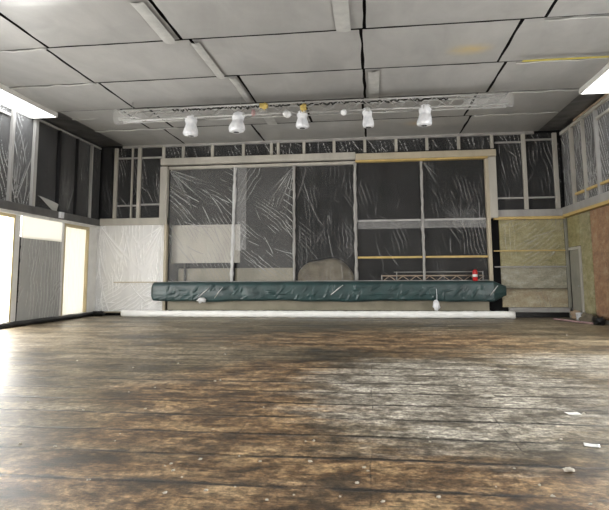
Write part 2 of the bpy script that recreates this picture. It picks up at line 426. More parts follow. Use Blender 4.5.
# ceiling: dark roof deck and the polythene bays fixed under it
ceil = struct(box('ceiling', 'black', XL - .4, XR + .4, Y0, D + .3, H + .10, H + .3))
rows = [-2.45 + 2.2 * k for k in range(10)]          # ... 8.55 10.75 12.95 15.15 17.35
rows.append(D - .02)
cols_for = {}
rs = random.Random(4)
for i in range(len(rows) - 1):
    y0, y1 = rows[i], rows[i + 1]
    c = [XL, -7.05, -3.95, -.15, 3.2, XR]
    if i == 4: c = [XL, -7.02, -3.97, -.33, 3.12, XR]
    if i == 5: c = [XL, -7.05, -3.98, -.07, 3.48, XR]
    if i == 6: c = [XL, -7.15, -3.80, -.14, 3.06, XR]
    if i == 7: c = [XL, -7.05, -3.3, -.12, 3.25, XR]
    if i == 8: c = [XL, -7.5, -6.65, -1.9, -.2, 3.0, XR]
    lastx = None
    for j in range(len(c) - 1):
        xa, xb = c[j], c[j + 1]
        ga = .035 if j else 0; gb = .035 if j < len(c) - 2 else 0
        central = (xa > -7.6 and xb < 3.6)
        gy = .025 if central else .006
        if y0 > 14.9:
            if j == 0: xa = XL + 1.0
            if j == len(c) - 2: xb = XR - .8
            ga = ga if j else 0
        res = .09
        nu = int((xb - xa) / res); nv = int((y1 - y0) / res)
        rng = np.random.default_rng(100 + i * 7 + j)
        X, Y = np.meshgrid(np.linspace(xa + ga, xb - gb, nu), np.linspace(y0 + gy, y1 - gy, nv))
        u = (X - xa) / (xb - xa); v = (Y - y0) / (y1 - y0)
        edge = np.clip(np.minimum.reduce([u * (xb - xa), (1 - u) * (xb - xa), v * (y1 - y0), (1 - v) * (y1 - y0)]) / .35, 0, 1)
        sag = .05 * (np.sin(np.pi * u) * np.sin(np.pi * v)) ** .6 + .012 * edge * smoothnoise(X, Y, 2.6, 1.4, rng)
        sag += .006 * streaks(X, Y, rng, 10, 90, 25, 1.4, .12, 1) * edge
        for (cu, cv, aa, ab) in ((xa, y0, 0, 90), (xb, y0, 90, 180), (xa, y1, -90, 0), (xb, y1, 180, 270)):
            sag += fan(X, Y, rng, cu, cv, aa + 8, ab - 8, 4, 1.3, .05, .014) * np.clip(edge + .2, 0, 1)
        sag = np.clip(sag, -.03, .2)
        wob = .010 * smoothnoise(X, Y, .5, .5, rng)
        if 0 < j: X = X + np.where(u < .02, wob, 0)
        if j < len(c) - 2: X = X + np.where(u > .98, wob, 0)
        Y = Y + np.where(v < .02, np.abs(wob) , 0) - np.where(v > .98, np.abs(wob), 0)
        P = np.stack([X, Y, H - sag], -1)
        grid_obj('ceiling_panel', P, 'ceil', ceil)
# dark film over the open roof edge at both sides of the far end
for (xa, xb, s) in ((XL, XL + 1.0, 1), (XR - .8, XR, 2)):
    for k, (ya, yb) in enumerate(((15.15, 17.35), (17.36, D - .02))):
        rng = np.random.default_rng(50 + s + k)
        X, Y = np.meshgrid(np.linspace(xa, xb, 14), np.linspace(ya, yb, 30))
        P = np.stack([X, Y, H + .02 - .02 * np.abs(smoothnoise(X, Y, .6, .6, rng))], -1)
        grid_obj('ceiling_edge_film', P, 'corner', ceil)
# pale pleats between the bays at the sides
for (x0, x1, y) in ((XL + .9, -7.1, 10.75), (XL + .9, -7.1, 12.95), (-7.6, -5.0, 15.2), (XL + 1, -4.6, 15.9), (XL + 1.0, -6.5, 17.35), (3.5, XR - .2, 10.8), (3.5, XR, 13.0), (3.4, XR - .3, 15.2), (3.3, XR - .9, 17.3)):
    mb = MB(); n = 24
    mb.tube([(x0 + (x1 - x0) * t / n, y + .02 * math.sin(t * 1.3), H - .03 - .012 * math.sin(t * .8)) for t in range(n + 1)], .022, 6)
    mb.build('pleat', 'seamfilm', ceil, True)
# folded-over film beside long seams
for (x, y0, y1, w) in ((-4.22, 9.0, 10.75, .13), (-3.72, 10.8, 12.95, .10), (-3.45, 12.95, 14.9, .09), (.12, 13.0, 15.1, .14), (-.5, 8.8, 10.7, .15), (-3.2, 15.3, 17.3, .16)):
    rng = np.random.default_rng(int(y0 * 10))
    X, Y = np.meshgrid(np.linspace(x - w, x + w, 10), np.linspace(y0, y1, 50))
    P = np.stack([X, Y, H - .050 - .018 * np.cos((X - x) / w * 1.6) - .012 * np.abs(smoothnoise(X, Y, .3, .5, rng))], -1)
    grid_obj('folded_strip', P, 'seamfilm', ceil)
# yellow tape across a right-hand bay
box('yellow_tape', 'tape', 3.55, XR, 12.62, 12.70, H - .13, H - .12, parent=ceil)

# rooflights: daylight slots along both side walls
def rooflight(n, x0, x1, y0, y1):
    w = struct(box('window_%d' % n, 'white', x0 - .05, x0, y0, y1, H - .16, H - .02))
    box('frame', 'white', x1, x1 + .05, y0, y1, H - .16, H - .02, parent=w)
    box('end_frame', 'white', x0, x1, y1, y1 + .03, H - .16, H - .02, parent=w)
    nn = 60
    rng = np.random.default_rng(n)
    X, Y = np.meshgrid(np.linspace(x0, x1, 8), np.linspace(y0, y1, nn))
    P = np.stack([X, Y, H - .11 + .01 * smoothnoise(X, Y, .5, .5, rng)], -1)
    grid_obj('pane', P, 'roofglow', w)
rooflight(8, XL + .06, XL + .88, 2.0, 15.2)
rooflight(9, XR - .95, XR - .08, 2.0, 15.2)

# back wall: dark upper zone, side bays, stage opening x -7.6..4.1, z 1.2..5.6
bw = MB()
bw.box(XL - .3, -7.62, D, D + .25, 0, H + .1); bw.box(4.12, XR + .3, D, D + .25, 0, H + .1)
bw.box(-7.62, 4.12, D, D + .25, 5.62, H + .1); bw.box(-7.62, 4.12, D, D + .25, 0, 1.0)
wall_back = struct(bw.build('wall_back', 'black'))
# stage house behind the opening
st = MB()
st.box(-8.2, 4.8, D + 4.0, D + 4.2, 1.2, 7); st.box(-8.4, -8.2, D + .25, D + 4.0, 1.2, 7); st.box(4.8, 5.0, D + .25, D + 4.0, 1.2, 7)
st.box(-8.2, 4.8, D + .25, D + 4.0, 6.8, 7)
struct(st.build('wall_stage', 'void2'))
# left wall: upper dark zone, piers and sill band with window openings
wl = MB()
wl.box(XL - .25, XL, Y0, D, ZL, H + .1)
wins = [(0.2, 2.6), (3.4, 5.8), (6.4, 8.8), (9.4, 11.6), (12.4, 14.75), (17.35, 18.98)]
edges = [Y0] + [e for w in wins for e in w] + [D]
for k in range(0, len(edges), 2): wl.box(XL - .25, XL, edges[k], edges[k + 1], 0, ZL)
for (a, b) in wins: wl.box(XL - .25, XL, a, b, 3.28, ZL); wl.box(XL - .25, XL, a, b, 0, .12)
struct(wl.build('wall_left', 'void2'))
lower = MB()   # white paint of the lower wall between the windows
for k, (a, b) in enumerate(((Y0, .2), (2.6, 3.4), (5.8, 6.4), (8.8, 9.4), (11.6, 12.4), (14.75, 14.99), (17.2, 17.35), (18.98, D))):
    lower.box(XL, XL + .03, a, b, .15, 3.34)
struct(lower.build('trim_1', 'white'))
for k, (a, b) in enumerate(wins):
    w = struct(box('window_%d' % (k + 1), 'cream', XL - .10, XL + .04, a, a + .07, .12, 3.28))
    box('window_frame', 'cream', XL - .10, XL + .04, b - .07, b, .12, 3.28, parent=w)
    box('window_frame', 'cream', XL - .10, XL + .04, a + .07, b - .07, 3.18, 3.28, parent=w)
    box('window_sill', 'white', XL - .16, XL + .05, a + .07, b - .07, .12, .17, parent=w)
    box('pane', 'winglow', XL - .16, XL - .14, a + .03, b - .03, .14, 3.27, parent=w)
# right wall
wr = MB()
rw = [(2.0, 5.0), (6.4, 9.4), (10.6, 13.6)]
wr.box(XR, XR + .25, Y0, D, ZL, H + .1)
e2 = [Y0] + [e for w in rw for e in w] + [D]
for k in range(0, len(e2), 2): wr.box(XR, XR + .25, e2[k], e2[k + 1], 0, ZL)
for (a, b) in rw: wr.box(XR, XR + .25, a, b, 3.1, ZL); wr.box(XR, XR + .25, a, b, 0, .9)
struct(wr.build('wall_right', 'void2'))
for k, (a, b) in enumerate(rw):
    w = struct(box('window_%d' % (10 + k), 'winglow', XR + .14, XR + .16, a, b, .9, 3.1))
struct(box('wall_front', 'beige', XL - .3, XR + .3, Y0 - .2, Y0, 0, H + .1))

# baseboards
nb = 60; mb = MB(); rr = random.Random(3)
mb.tube([(XL + .10 + .02 * rr.uniform(-1, 1), 2 + (D - 2.1) * t / nb, .075 + .01 * rr.uniform(-1, 1)) for t in range(nb + 1)], [.085 + .018 * rr.uniform(-1, 1) for _ in range(nb + 1)], 8)
struct(mb.build('baseboard_left', 'dark', None, True))
bb = struct(box('baseboard_back', 'woodgrey', 4.62, XR - .02, D - .16, D - .02, .17, .33, b=.01))
box('shadow_gap', 'dark', 4.62, XR - .02, D - .12, D - .02, .0, .17, parent=bb)
struct(box('baseboard_right', 'woodgrey', XR - .06, XR, 12.0, 18.3, .0, .12, b=.01))

# ledge bands at mid height
struct(box('trim_2', 'dgrey', XL + .005, XL + .14, 2, D - .02, 3.38, 3.62, b=.01))
struct(box('trim_9', 'white', XL + .001, XL + .10, 2, D - .02, 3.285, 3.375))
struct(box('trim_3', 'wood', XL + .14, -7.66, D - .16, D - .01, 3.40, 3.66, b=.01))
r = struct(box('trim_4', 'woodgrey', 4.24, XR - .1, D - .16, D - .01, 3.46, 3.70, b=.01))
box('yellow_edge', 'yellow', 4.24, XR - .1, D - .17, D - .02, 3.36, 3.455, parent=r)
r = struct(box('trim_5', 'woodgrey', XR - .16, XR - .005, 8, D - .01, 3.50, 3.74, b=.01))
box('yellow_edge', 'yellow', XR - .17, XR - .01, 8, D - .02, 3.40, 3.495, parent=r)
# ceiling edge battens
struct(box('trim_6', 'woodgrey', XL + .95, XR - .95, D - .12, D - .01, 6.40, 6.5))
r = struct(box('trim_7', 'wood', XR - .10, XR - .02, 8, D - .12, 6.30, 6.40))
box('orange_edge', 'orange', XR - .12, XR - .04, 12, 18.2, 6.41, 6.47, parent=r)
struct(box('trim_8', 'woodgrey', XL + .02, XL + .08, 2, D - .1, 6.38, 6.44))

# ------------------------------------------------------------ proscenium frame
pf = empty('proscenium_frame', (-1.75, D - .1, 0))
tag(pf, 'large pale timber frame around the plastic-covered stage opening', 'frame')
box('beam', 'wood', -7.94, -.55, D - .24, D - .02, 5.66, 5.92, b=.015, parent=pf)
o = box('beam', 'pale', -.55, 4.40, D - .24, D - .02, 5.62, 5.86, b=.015, parent=pf); o['label'] = 'yellowish right half of the beam'
box('lower_lip', 'wood', -7.62, -.55, D - .16, D - .02, 5.50, 5.60, parent=pf)
o = box('lower_lip', 'yellow', -.55, 4.10, D - .26, D - .02, 5.55, 5.61, parent=pf); o['label'] = 'yellow batten under the beam'
box('jamb', 'wood', -7.94, -7.66, D - .24, D - .02, 3.40, 5.60, b=.01, parent=pf)
box('jamb', 'pale', -7.74, -7.64, D - .22, D - .02, .0, 3.40, b=.01, parent=pf)
box('jamb', 'wood', 4.12, 4.38, D - .24, D - .02, 3.42, 5.60, b=.01, parent=pf)
box('jamb', 'pale', 4.00, 4.12, D - .24, D - .02, 1.2, 5.53, b=.01, parent=pf)
# vertical studs in the opening
for (x, w, m, top) in ((-5.05, .07, 'cover', 5.5), (-2.82, .055, 'woodgrey', 5.5), (-.58, .06, 'woodgrey', 5.53), (1.80, .05, 'woodgrey', 5.53)):
    rng = random.Random(int(x * 10))
    mbx = MB(); n = 30; pts = []; rad = []
    for t in range(n + 1):
        z = 1.26 + (top - 1.26) * t / n
        pts.append((x - .10 * (1 - t / n) * (1 if x < -4 else .0) + .012 * rng.uniform(-1, 1), D - .13, z)); rad.append(w * (1 + .25 * rng.uniform(-1, 1)))
    mbx.tube(pts, rad, 6).build('stud', m, pf, True)
# short studs above the beam
for x in (-7.88, -7.1, -5.95, -4.75, -3.68, -3.42, -2.45, -1.33, -.20, .93, 2.03, 3.15, 4.30):
    box('short_stud', 'wood', x - .05, x + .05, D - .13, D - .02, 5.93, 6.40, b=.006, parent=pf)
box('rail', 'woodgrey', -.55, 4.0, D - .09, D - .05, 3.38, 3.44, parent=pf)
box('rail', 'yellow', -.52, 4.0, D - .15, D - .10, 2.05, 2.12, b=.008, parent=pf)

# upper side frames on the back wall
def frame(label, x0, x1, studs, rails, z0, z1, xr=None):
    e = empty('timber_frame', ((x0 + x1) / 2, D - .06, z0)); tag(e, label, 'frame')
    for (x, w) in studs: box('stud', 'wood', x - w / 2, x + w / 2, D - .15, D - .04, z0, z1, b=.008, parent=e)
    for (z, a, b) in rails: box('rail', 'woodgrey', a, b, D - .11, D - .04, z - .03, z + .03, b=.005, parent=e)
    return e
frame('pale timber stud frame high on the wall left of the stage', -9.8, -8, [(-9.78, .12), (-9.12, .05), (-8.83, .13)],
      [(6.0, -9.7, -8.9), (6.0, -8.75, -7.95), (4.15, -9.7, -8.9), (4.18, -8.75, -7.95)], 3.67, 6.40)
frame('pale timber stud frame high on the wall right of the stage', 4.4, 6.4, [(5.37, .13), (6.42, .14)],
      [(6.12, 4.40, 5.3), (6.18, 5.44, 6.35), (4.12, 4.40, 5.3), (4.12, 5.44, 6.35)], 3.71, 6.40)
def side_frame(label, x, studs, rails, z0, z1, mat='woodgrey'):
    e = empty('timber_frame', (x, 16.5, z0)); tag(e, label, 'frame')
    s = 1 if x < 0 else -1
    xa, xb = sorted((x + s * .03, x + s * .13))
    for (y, w, m) in studs: box('stud', m, xa, xb, y - w / 2, y + w / 2, z0, z1, b=.006, parent=e)
    for (z, a, b, m) in rails:
        p, q = sorted((x + s * .03, x + s * .10)); box('rail', m, p, q, a, b, z - .04, z + .04, b=.005, parent=e)
    return e
side_frame('timber studs behind and over film on the upper left wall', XL, [(12.6, .08, 'woodgrey'), (14.33, .10, 'woodgrey'), (15.42, .16, 'woodgrey'), (16.75, .07, 'void2'), (17.85, .06, 'void2'), (18.85, .07, 'woodgrey')], [(6.15, 8, 14.2, 'woodgrey')], 3.58, 6.37, 'woodgrey')
side_frame('timber studs with a yellow rail on the upper right wall', XR, [(18.55, .14, 'wood'), (17.55, .08, 'wood'), (16.55, .10, 'woodgrey'), (15.0, .10, 'woodgrey'), (13.5, .10, 'woodgrey')], [(4.05, 12, 18.5, 'yellow'), (6.0, 12, 16.5, 'wood')], 3.75, 6.28)

# ------------------------------------------------------------ polythene sheets on the back wall
def f_bay1(U, V, r, w, h):
    z = .02 + .012 * smoothnoise(U, V, .8, .8, r)
    z = np.maximum(z, .02 + fan(U, V, r, 0, .1, 15, 60, 9, 2.6, .018, .06, .08))
    z = np.maximum(z, .02 + streaks(U, V, r, 12, 36, 9, 1.5, .02, .045, (.1, w, .5, 2.6)))
    z = np.maximum(z, .02 + streaks(U, V, r, 12, 60, 12, 1.2, .02, .045, (0, w, 1.8, 3.6)))
    z = z + ripples(U, V, r, 38, .16, .03, 1.5, .15) * (V < 2.6) + ripples(U, V, r, 62, .13, .03, 1.2, .2) * np.clip((V - 1.6) / .5, 0, 1)
    return np.clip(z, 0, .12)
def f_bay2(U, V, r, w, h):
    z = .02 + .01 * smoothnoise(U, V, .5, .6, r)
    z = np.maximum(z, .02 + streaks(U, V, r, 14, 38, 12, 1.0, .018, .035, (0, w, 1.6, 3.8)))
    z = np.maximum(z, .02 + fan(U, V, r, w, .1, 95, 135, 6, 2.8, .02, .05, .05))
    for k in range(7): z = np.maximum(z, .02 + ray_ridge(U, V, w, 1.0 + .30 * k, math.radians(212 + 5 * k), .6, .018, .045, .2))
    z = z + ripples(U, V, r, 40, .12, .028, 1.6, .1) * np.clip((V - 1.0) / .8, 0.2, 1) + ripples(U, V, r, 120, .16, .03, 1.2, -.1)
    return np.clip(z, 0, .11)
def f_bay3(U, V, r, w, h):
    z = .02 + .010 * smoothnoise(U, V, .3, 2.5, r)
    z = np.maximum(z, .02 + streaks(U, V, r, 9, 90, 4, 2.6, .025, .03))
    z = np.maximum(z, .02 + streaks(U, V, r, 8, 50, 20, .9, .018, .032, (0, w, 1.2, 3.9)))
    z = np.maximum(z, .02 + fan(U, V, r, w, 3.2, 120, 240, 4, .6, .018, .03))
    z = z + ripples(U, V, r, 88, .14, .018, 1.0, .1) + ripples(U, V, r, 50, .12, .02, 1.5, -.1)
    return np.clip(z, 0, .10)
def f_bay4(U, V, r, w, h):
    z = .02 + .008 * smoothnoise(U, V, .9, .7, r) + streaks(U, V, r, 10, 75, 30, .9, .018, .02)
    z = z + ripples(U, V, r, 80, .14, .016, 1.6, 0)
    return np.clip(z, 0, .08)
def f_bay5(U, V, r, w, h):
    z = .02 + .008 * smoothnoise(U, V, .9, .7, r)
    z = np.maximum(z, .02 + fan(U, V, r, w * .6, 2.3, 200, 330, 24, 1.3, .016, .026, .05) * (V < 2.3))
    z = np.maximum(z, .02 + streaks(U, V, r, 14, 75, 22, .9, .018, .026, (0, w, 1.2, 4)))
    z = np.maximum(z, .02 + fan(U, V, r, 0.05, .1, 20, 70, 4, 1.0, .02, .04))
    z = z + ripples(U, V, r, 75, .12, .02, 1.8, .1)
    return np.clip(z, 0, .08)
SH = D - .02
def back_sheet(label, x0, x1, z0, z1, mat, fn, seed, off=SH, res=.022):
    return tag(sheet('plastic_sheet', 'back', x0, x1, z0, z1, off, mat, fn, seed, res), label, 'plastic sheet')
back_sheet('clear plastic sheet with long diagonal creases over the leftmost stage bay', -7.62, -5.12, 1.22, 5.58, 'film_stage_dense', f_bay1, 1)
back_sheet('hazy plastic sheet over the second stage bay from the left', -4.98, -2.86, 1.22, 5.58, 'film_stage_dense', f_bay2, 2)
back_sheet('plastic sheet over the middle stage bay with the tan heap behind', -2.78, -.62, 1.22, 5.6, 'film_stage', f_bay3, 3)
back_sheet('smooth dark plastic sheet over the stage bay right of the middle', -.53, 1.76, 1.22, 5.6, 'film_stage', f_bay4, 4)
back_sheet('plastic sheet with fanned creases over the rightmost stage bay', 1.84, 4.0, 1.22, 5.6, 'film_stage', f_bay5, 5)
# doubled strip beside the first stud
def f_strip(U, V, r, w, h): return np.clip(.03 + .012 * smoothnoise(U, V, .15, .6, r), 0, .06)
back_sheet('narrow doubled plastic strip beside the wide stud of the stage opening', -5.12, -4.62, 2.4, 5.55, 'film_band', f_strip, 6, D - .08)
back_sheet('milky plastic band stretched across the two right stage bays', -.5, 3.98, 3.10, 3.44, 'film_band', f_strip, 7, D - .15, .04)
# transoms
def f_up(U, V, r, w, h):
    z = .012 + .006 * smoothnoise(U, V, .4, .5, r) + streaks(U, V, r, int(3 + 3 * w), 72, 22, 1.0, .018, .022) + ripples(U, V, r, 78, .13, .022, 1.6, .1, .8)
    return np.clip(z, 0, .06)
back_sheet('dark plastic strip behind the short studs above the stage beam', -7.94, 4.38, 5.9, 6.42, 'film_up', f_up, 8, D - .012, .04)
back_sheet('dark plastic sheet behind the stud frame high left of the stage', -9.75, -7.95, 3.66, 6.42, 'film_up', f_up, 9, D - .012)
back_sheet('dark plastic sheet filling the upper left corner of the hall', XL + .1, -9.8, 3.62, 6.45, 'film_side', f_up, 10, D - .012)
back_sheet('narrow dark plastic sheet filling the upper right corner of the hall', 6.46, XR - .09, 3.72, 6.45, 'film_up', f_up, 16, D - .012)
back_sheet('dark creased plastic sheet behind the stud frame high right of the stage', 4.38, 6.38, 3.7, 6.42, 'film_up', f_up, 11, D - .012)
def f_white(U, V, r, w, h):
    z = .03 + .012 * smoothnoise(U, V, .25, 1.3, r)
    z = z + ripples(U, V, r, 86, .15, .03, 1.5, .3) * (V < 2.3) + ripples(U, V, r, 150, .14, .03, 1.5, .3) * (V > 2.1)
    z = np.maximum(z, .03 + fan(U, V, r, .15, .05, 45, 100, 7, 2.6, .03, .05)); z = np.maximum(z, .03 + fan(U, V, r, w - .1, .05, 90, 150, 7, 2.4, .03, .05))
    z = np.maximum(z, .03 + streaks(U, V, r, 50, 88, 9, 1.3, .024, .035))
    z = np.maximum(z, .03 + streaks(U, V, r, 12, 160, 14, .7, .024, .03, (0, w, 2.3, 3.3)))
    return np.clip(z, 0, .12)
back_sheet('bright white creased plastic sheet covering the lower wall left of the stage', XL + .03, -7.76, .15, 3.40, 'film_white', f_white, 12, D - .03)
b = box('wall_panel', 'insultan', XL + .02, -7.72, D - .02, D - .002, .1, 3.4)
tag(b, 'tan board behind the white plastic left of the stage', 'board')
b = box('thin_batten', 'pale', -9.7, -8.0, D - .15, D - .12, 1.22, 1.26); tag(b, 'thin tan batten across the white plastic left of the stage', 'batten')
# right lower insulation in horizontal batts behind film
for (z0, z1, m, lab) in ((2.27, 3.36, 'insul', 'yellow insulation panel just under the ledge right of the stage'),
                         (1.72, 2.27, 'insul', 'narrow yellow insulation panel, second from the top right of the stage'),
                         (.97, 1.72, 'insulgrey', 'greyish insulation panel at waist height right of the stage'),
                         (.33, .97, 'insultan', 'tan insulation panel lowest on the wall right of the stage')):
    b = box('insulation_panel', m, 4.42, XR - .12, D - .06, D - .002, z0 + .008, z1 - .008, b=.01)
    tag(b, lab, 'panel')
for (z, m) in ((2.27, 'yellow'), (1.72, 'woodgrey'), (.97, 'tan')):
    b = box('thin_batten', m, 4.2, XR - .14, D - .16, D - .10, z - .02, z + .02)
    tag(b, {'yellow': 'thin yellow batten across the insulation right of the stage', 'woodgrey': 'thin grey batten across the insulation below the yellow one', 'tan': 'thin tan batten lowest across the insulation right of the stage'}[m], 'batten')
def f_ins(U, V, r, w, h):
    z = .02 + .01 * smoothnoise(U, V, .3, .5, r) + streaks(U, V, r, 6, 150, 12, .8, .02, .05, (w * .5, w, .2, 1.6)) + ripples(U, V, r, 145, .15, .03, 1.6, 0) * (V < 1.7) + ripples(U, V, r, 80, .15, .02, 1.6, 0)
    return np.clip(z, 0, .08)
back_sheet('clear plastic sheet over the yellow insulation right of the stage', 4.42, XR - .14, .36, 3.4, 'film_insul', f_ins, 13, D - .11)

# left wall upper films
def f_left(U, V, r, w, h):
    z = .012 + .008 * smoothnoise(U, V, .5, 1, r) + streaks(U, V, r, int(3 * w + 2), 75, 14, 1.8, .02, .035) + ripples(U, V, r, 70, .14, .03, 1.6, .15) + ripples(U, V, r, 100, .15, .025, 1.4, 0)
    z = np.maximum(z, .012 + fan(U, V, r, w * .3, h * .95, 240, 300, 8, 2.2, .02, .05, .03))
    return np.clip(z, 0, .07)
def f_dark(U, V, r, w, h):
    z = .01 + .005 * smoothnoise(U, V, .6, 1.2, r) + streaks(U, V, r, int(3 * w), 80, 14, 1.5, .02, .02)
    return np.clip(z, 0, .04)
for (a, b, m, fn, lab, sd) in ((8.5, 14.28, 'film_streaky', f_left, 'creased plastic sheet on the upper left wall nearest the camera', 20),
                      (14.38, 15.34, 'film_streaky', f_left, 'glossy creased plastic sheet between the two pale studs on the left wall', 21),
                      (15.5, 16.7, 'film_side', f_dark, 'flat dark plastic sheet right of the wide pale stud on the left wall', 22),
                      (16.8, 18.8, 'film_side', f_left, 'dark plastic sheet on the upper left wall in the far middle', 23),
                      (18.9, D - .05, 'film_side', f_dark, 'narrow dark plastic sheet on the left wall at the far corner', 24)):
    o = sheet('plastic_sheet', 'left', a, b, 3.57, 6.4, XL + .015, m, fn, sd); tag(o, lab, 'plastic sheet')
# hanging flap
mb = MB(); n = 10
g = np.zeros((n, n, 3))
for i in range(n):
    for j in range(n):
        u, v = j / (n - 1), i / (n - 1)
        g[i, j] = (XL + .16 + .05 * math.sin(3 * u + 2 * v), 15.55 + 1.15 * u, 3.98 - .14 * u - v * (.30 * u + .02) )
o = grid_obj('plastic_flap', g, 'film_grey'); tag(o, 'small grey plastic flap sagging over the ledge of the left wall', 'plastic flap')
# sheet and white panel between the left windows
def f_pier(U, V, r, w, h):
    z = .03 + .012 * smoothnoise(U, V, .3, .9, r) + fan(U, V, r, w * .5, -.3, 60, 120, 10, 2.6, .03, .03) + ripples(U, V, r, 92, .16, .03, 1.3, .3) + ripples(U, V, r, 130, .15, .03, 1.5, .1) * (V > 1.3)
    return np.clip(z, 0, .11)
o = sheet('plastic_sheet', 'left', 15.02, 17.18, .12, 2.62, XL + .02, 'film_grey', f_pier, 30); tag(o, 'grey creased plastic sheet hanging between the two bright left windows', 'plastic sheet')
def f_flat(U, V, r, w, h): return np.clip(.02 + .005 * smoothnoise(U, V, .5, .3, r), 0, .04)
o = sheet('blind', 'left', 15.02, 17.15, 2.62, 3.30, XL + .03, M['curtain'], f_flat, 31); tag(o, 'bright white blind above the grey plastic between the left windows', 'blind')
pv = struct(box('window_7', 'winglow', XL + .005, XL + .012, 15.05, 17.12, 2.66, 3.28))
def f_curt(U, V, r, w, h): return .05 + .03 * np.sin(U * 2 * PI / .17 + .3 * np.sin(V * 2)) + .008 * smoothnoise(U, V, .2, 1.5, r)
o = sheet('curtain', 'left', 17.42, 18.92, .14, 3.2, XL + -.10, M['curtain'], f_curt, 32, .025); tag(o, 'backlit cream curtain of plastic in the window beside the far left corner', 'curtain')
o = sheet('curtain', 'left', 12.45, 14.1, 2.85, 3.2, XL + -.10, M['curtain'], f_curt, 33, .03); tag(o, 'short cream valance at the top of the nearest left window', 'curtain')
box_o = MB().box(XL + .142, XL + .24, 16.75, 16.95, 3.40, 3.60, b=.015).build('junction_box', 'bag'); tag(box_o, 'small white box fixed on the ledge of the left wall', 'box')

# right wall
for (a, b, m, fn, lab, sd) in ((18.63, D - .03, 'film_up', f_up, 'plastic sheet at the far end of the upper right wall', 40),
                      (17.60, 18.47, 'film_up', f_up, 'narrow plastic sheet between the two farthest studs on the right wall', 41),
                      (16.61, 17.50, 'film_up', f_left, 'creased plastic sheet on the right wall between second and third studs', 42),
                      (11.5, 16.49, 'film_streaky', f_left, 'light creased plastic sheet on the upper right wall nearest the camera', 43)):
    o = sheet('plastic_sheet', 'right', a, b, 3.76, 6.3, XR - .015, m, fn, sd); tag(o, lab, 'plastic sheet')
o = MB().box(XR - .05, XR - .002, 17.55, 18.38, .15, 3.38, b=.01).build('insulation_panel', 'insul'); tag(o, 'tall olive yellow insulation panel beside the small grey door on the right wall', 'panel')
o = MB().box(XR - .05, XR - .002, 13.8, 17.5, .15, 3.38, b=.01).build('wall_panel', 'rust'); tag(o, 'brown orange board low on the right wall at the frame edge', 'board')
dr = struct(MB().box(XR - .05, XR - .002, 18.56, 19.42, .05, 2.25, b=.01).build('door_1', 'doorgrey'))
box('door_frame', 'wood', XR - .08, XR - .002, 18.42, 18.54, .05, 2.35, b=.008, parent=dr)
box('door_frame', 'wood', XR - .08, XR - .002, 18.54, 19.46, 2.26, 2.35, b=.008, parent=dr)
box('door_handle', 'metal', XR - .11, XR - .05, 18.62, 18.66, 1.05, 1.09, parent=dr)
o = MB().box(XR - .05, XR - .002, 18.40, D - .2, 2.37, 3.38, b=.01).build('insulation_panel', 'insul'); tag(o, 'olive yellow insulation panel above the small grey door', 'panel')
o = MB().box(XR - .12, XR - .03, D - .16, D - .07, .0, 3.39, b=.01).build('corner_post', 'doorgrey'); tag(o, 'grey post in the far right corner below the ledge', 'post')
def f_rins(U, V, r, w, h): return np.clip(.015 + .006 * smoothnoise(U, V, .3, .6, r) + ripples(U, V, r, 82, .16, .02, 1.6, .1), 0, .06)
o = sheet('plastic_sheet', 'right', 14, 18.36, .2, 3.38, XR - .07, 'film_thin', f_rins, 44, .04); tag(o, 'clear plastic sheet over the lower boards of the right wall', 'plastic sheet')

# ------------------------------------------------------------ stage and what is on it
stage = struct(MB().box(-8.2, 4.8, D + .25, D + 4, 1.0, 1.18).build('floor_stage', 'void2'))
box('deck_nosing', 'void2', -7.9, 4.2, D - .35, D + .25, 1.0, 1.18, parent=stage)
box('front_panel', 'beige', -7.55, 3.95, D - .20, D - .12, .22, 1.0, b=.01, parent=stage)
box('plinth', 'dark', -7.6, 4.0, D - .24, D - .1, 0, .22, parent=stage)
box('ledge', 'cover', -7.65, 4.75, D - .42, D - .24, .14, .20, b=.01, parent=stage)
# tarpaulin
rng = np.random.default_rng(77)
nx = 620; x = np.linspace(-8.10, 4.50, nx)
prof = [(-.02, 1.235), (-.20, 1.24), (-.42, 1.235), (-.50, 1.20), (-.54, 1.12), (-.55, 1.0), (-.55, .9), (-.56, .8), (-.55, .70), (-.54, .62), (-.50, .575), (-.42, .56), (-.30, .57)]
pp = []
for a, b in zip(prof[:-1], prof[1:]):
    for t in (0, .25, .5, .75): pp.append((a[0] + (b[0] - a[0]) * t, a[1] + (b[1] - a[1]) * t))
pp.append(prof[-1]); pp = np.array(pp); npf = len(pp)
S = np.linspace(0, 1.5, npf)
U, V = np.meshgrid(x, S)
hh = .010 * smoothnoise(U, V, .5, .4, rng)
hh = np.maximum(hh, streaks(U, V, rng, 130, 135, 22, .5, .025, .05, (-8.2, 4.4, .5, 1.3)))
hh += .03 * np.exp(-((U + 3.86) / .03) ** 2) * (V > .4) * 0
sagz = .02 * np.sin(U * 1.3) + .012 * np.sin(U * 3.7 + 1)
P = np.zeros(U.shape + (3,))
endR = np.clip((4.50 - U) / .45, 0, 1) ** 1.1; endL = np.clip((U + 8.10) / .12, 0, 1) ** .5
sq = endR * endL
P[..., 0] = U; P[..., 1] = D + pp[:, None, 0] - hh * (V > .25)
cz = .93
P[..., 2] = cz + (pp[:, None, 1] - cz) * (.45 + .55 * sq) + sagz * (V > .9)
P[..., 1] = D - .05 + (P[..., 1] - D + .05) * (.6 + .4 * sq)
o = grid_obj('tarpaulin', P, 'green'); tag(o, 'dark green tarpaulin wrapped along the front edge of the stage', 'tarpaulin')
o.modifiers.new('thickness', 'SOLIDIFY').thickness = .006
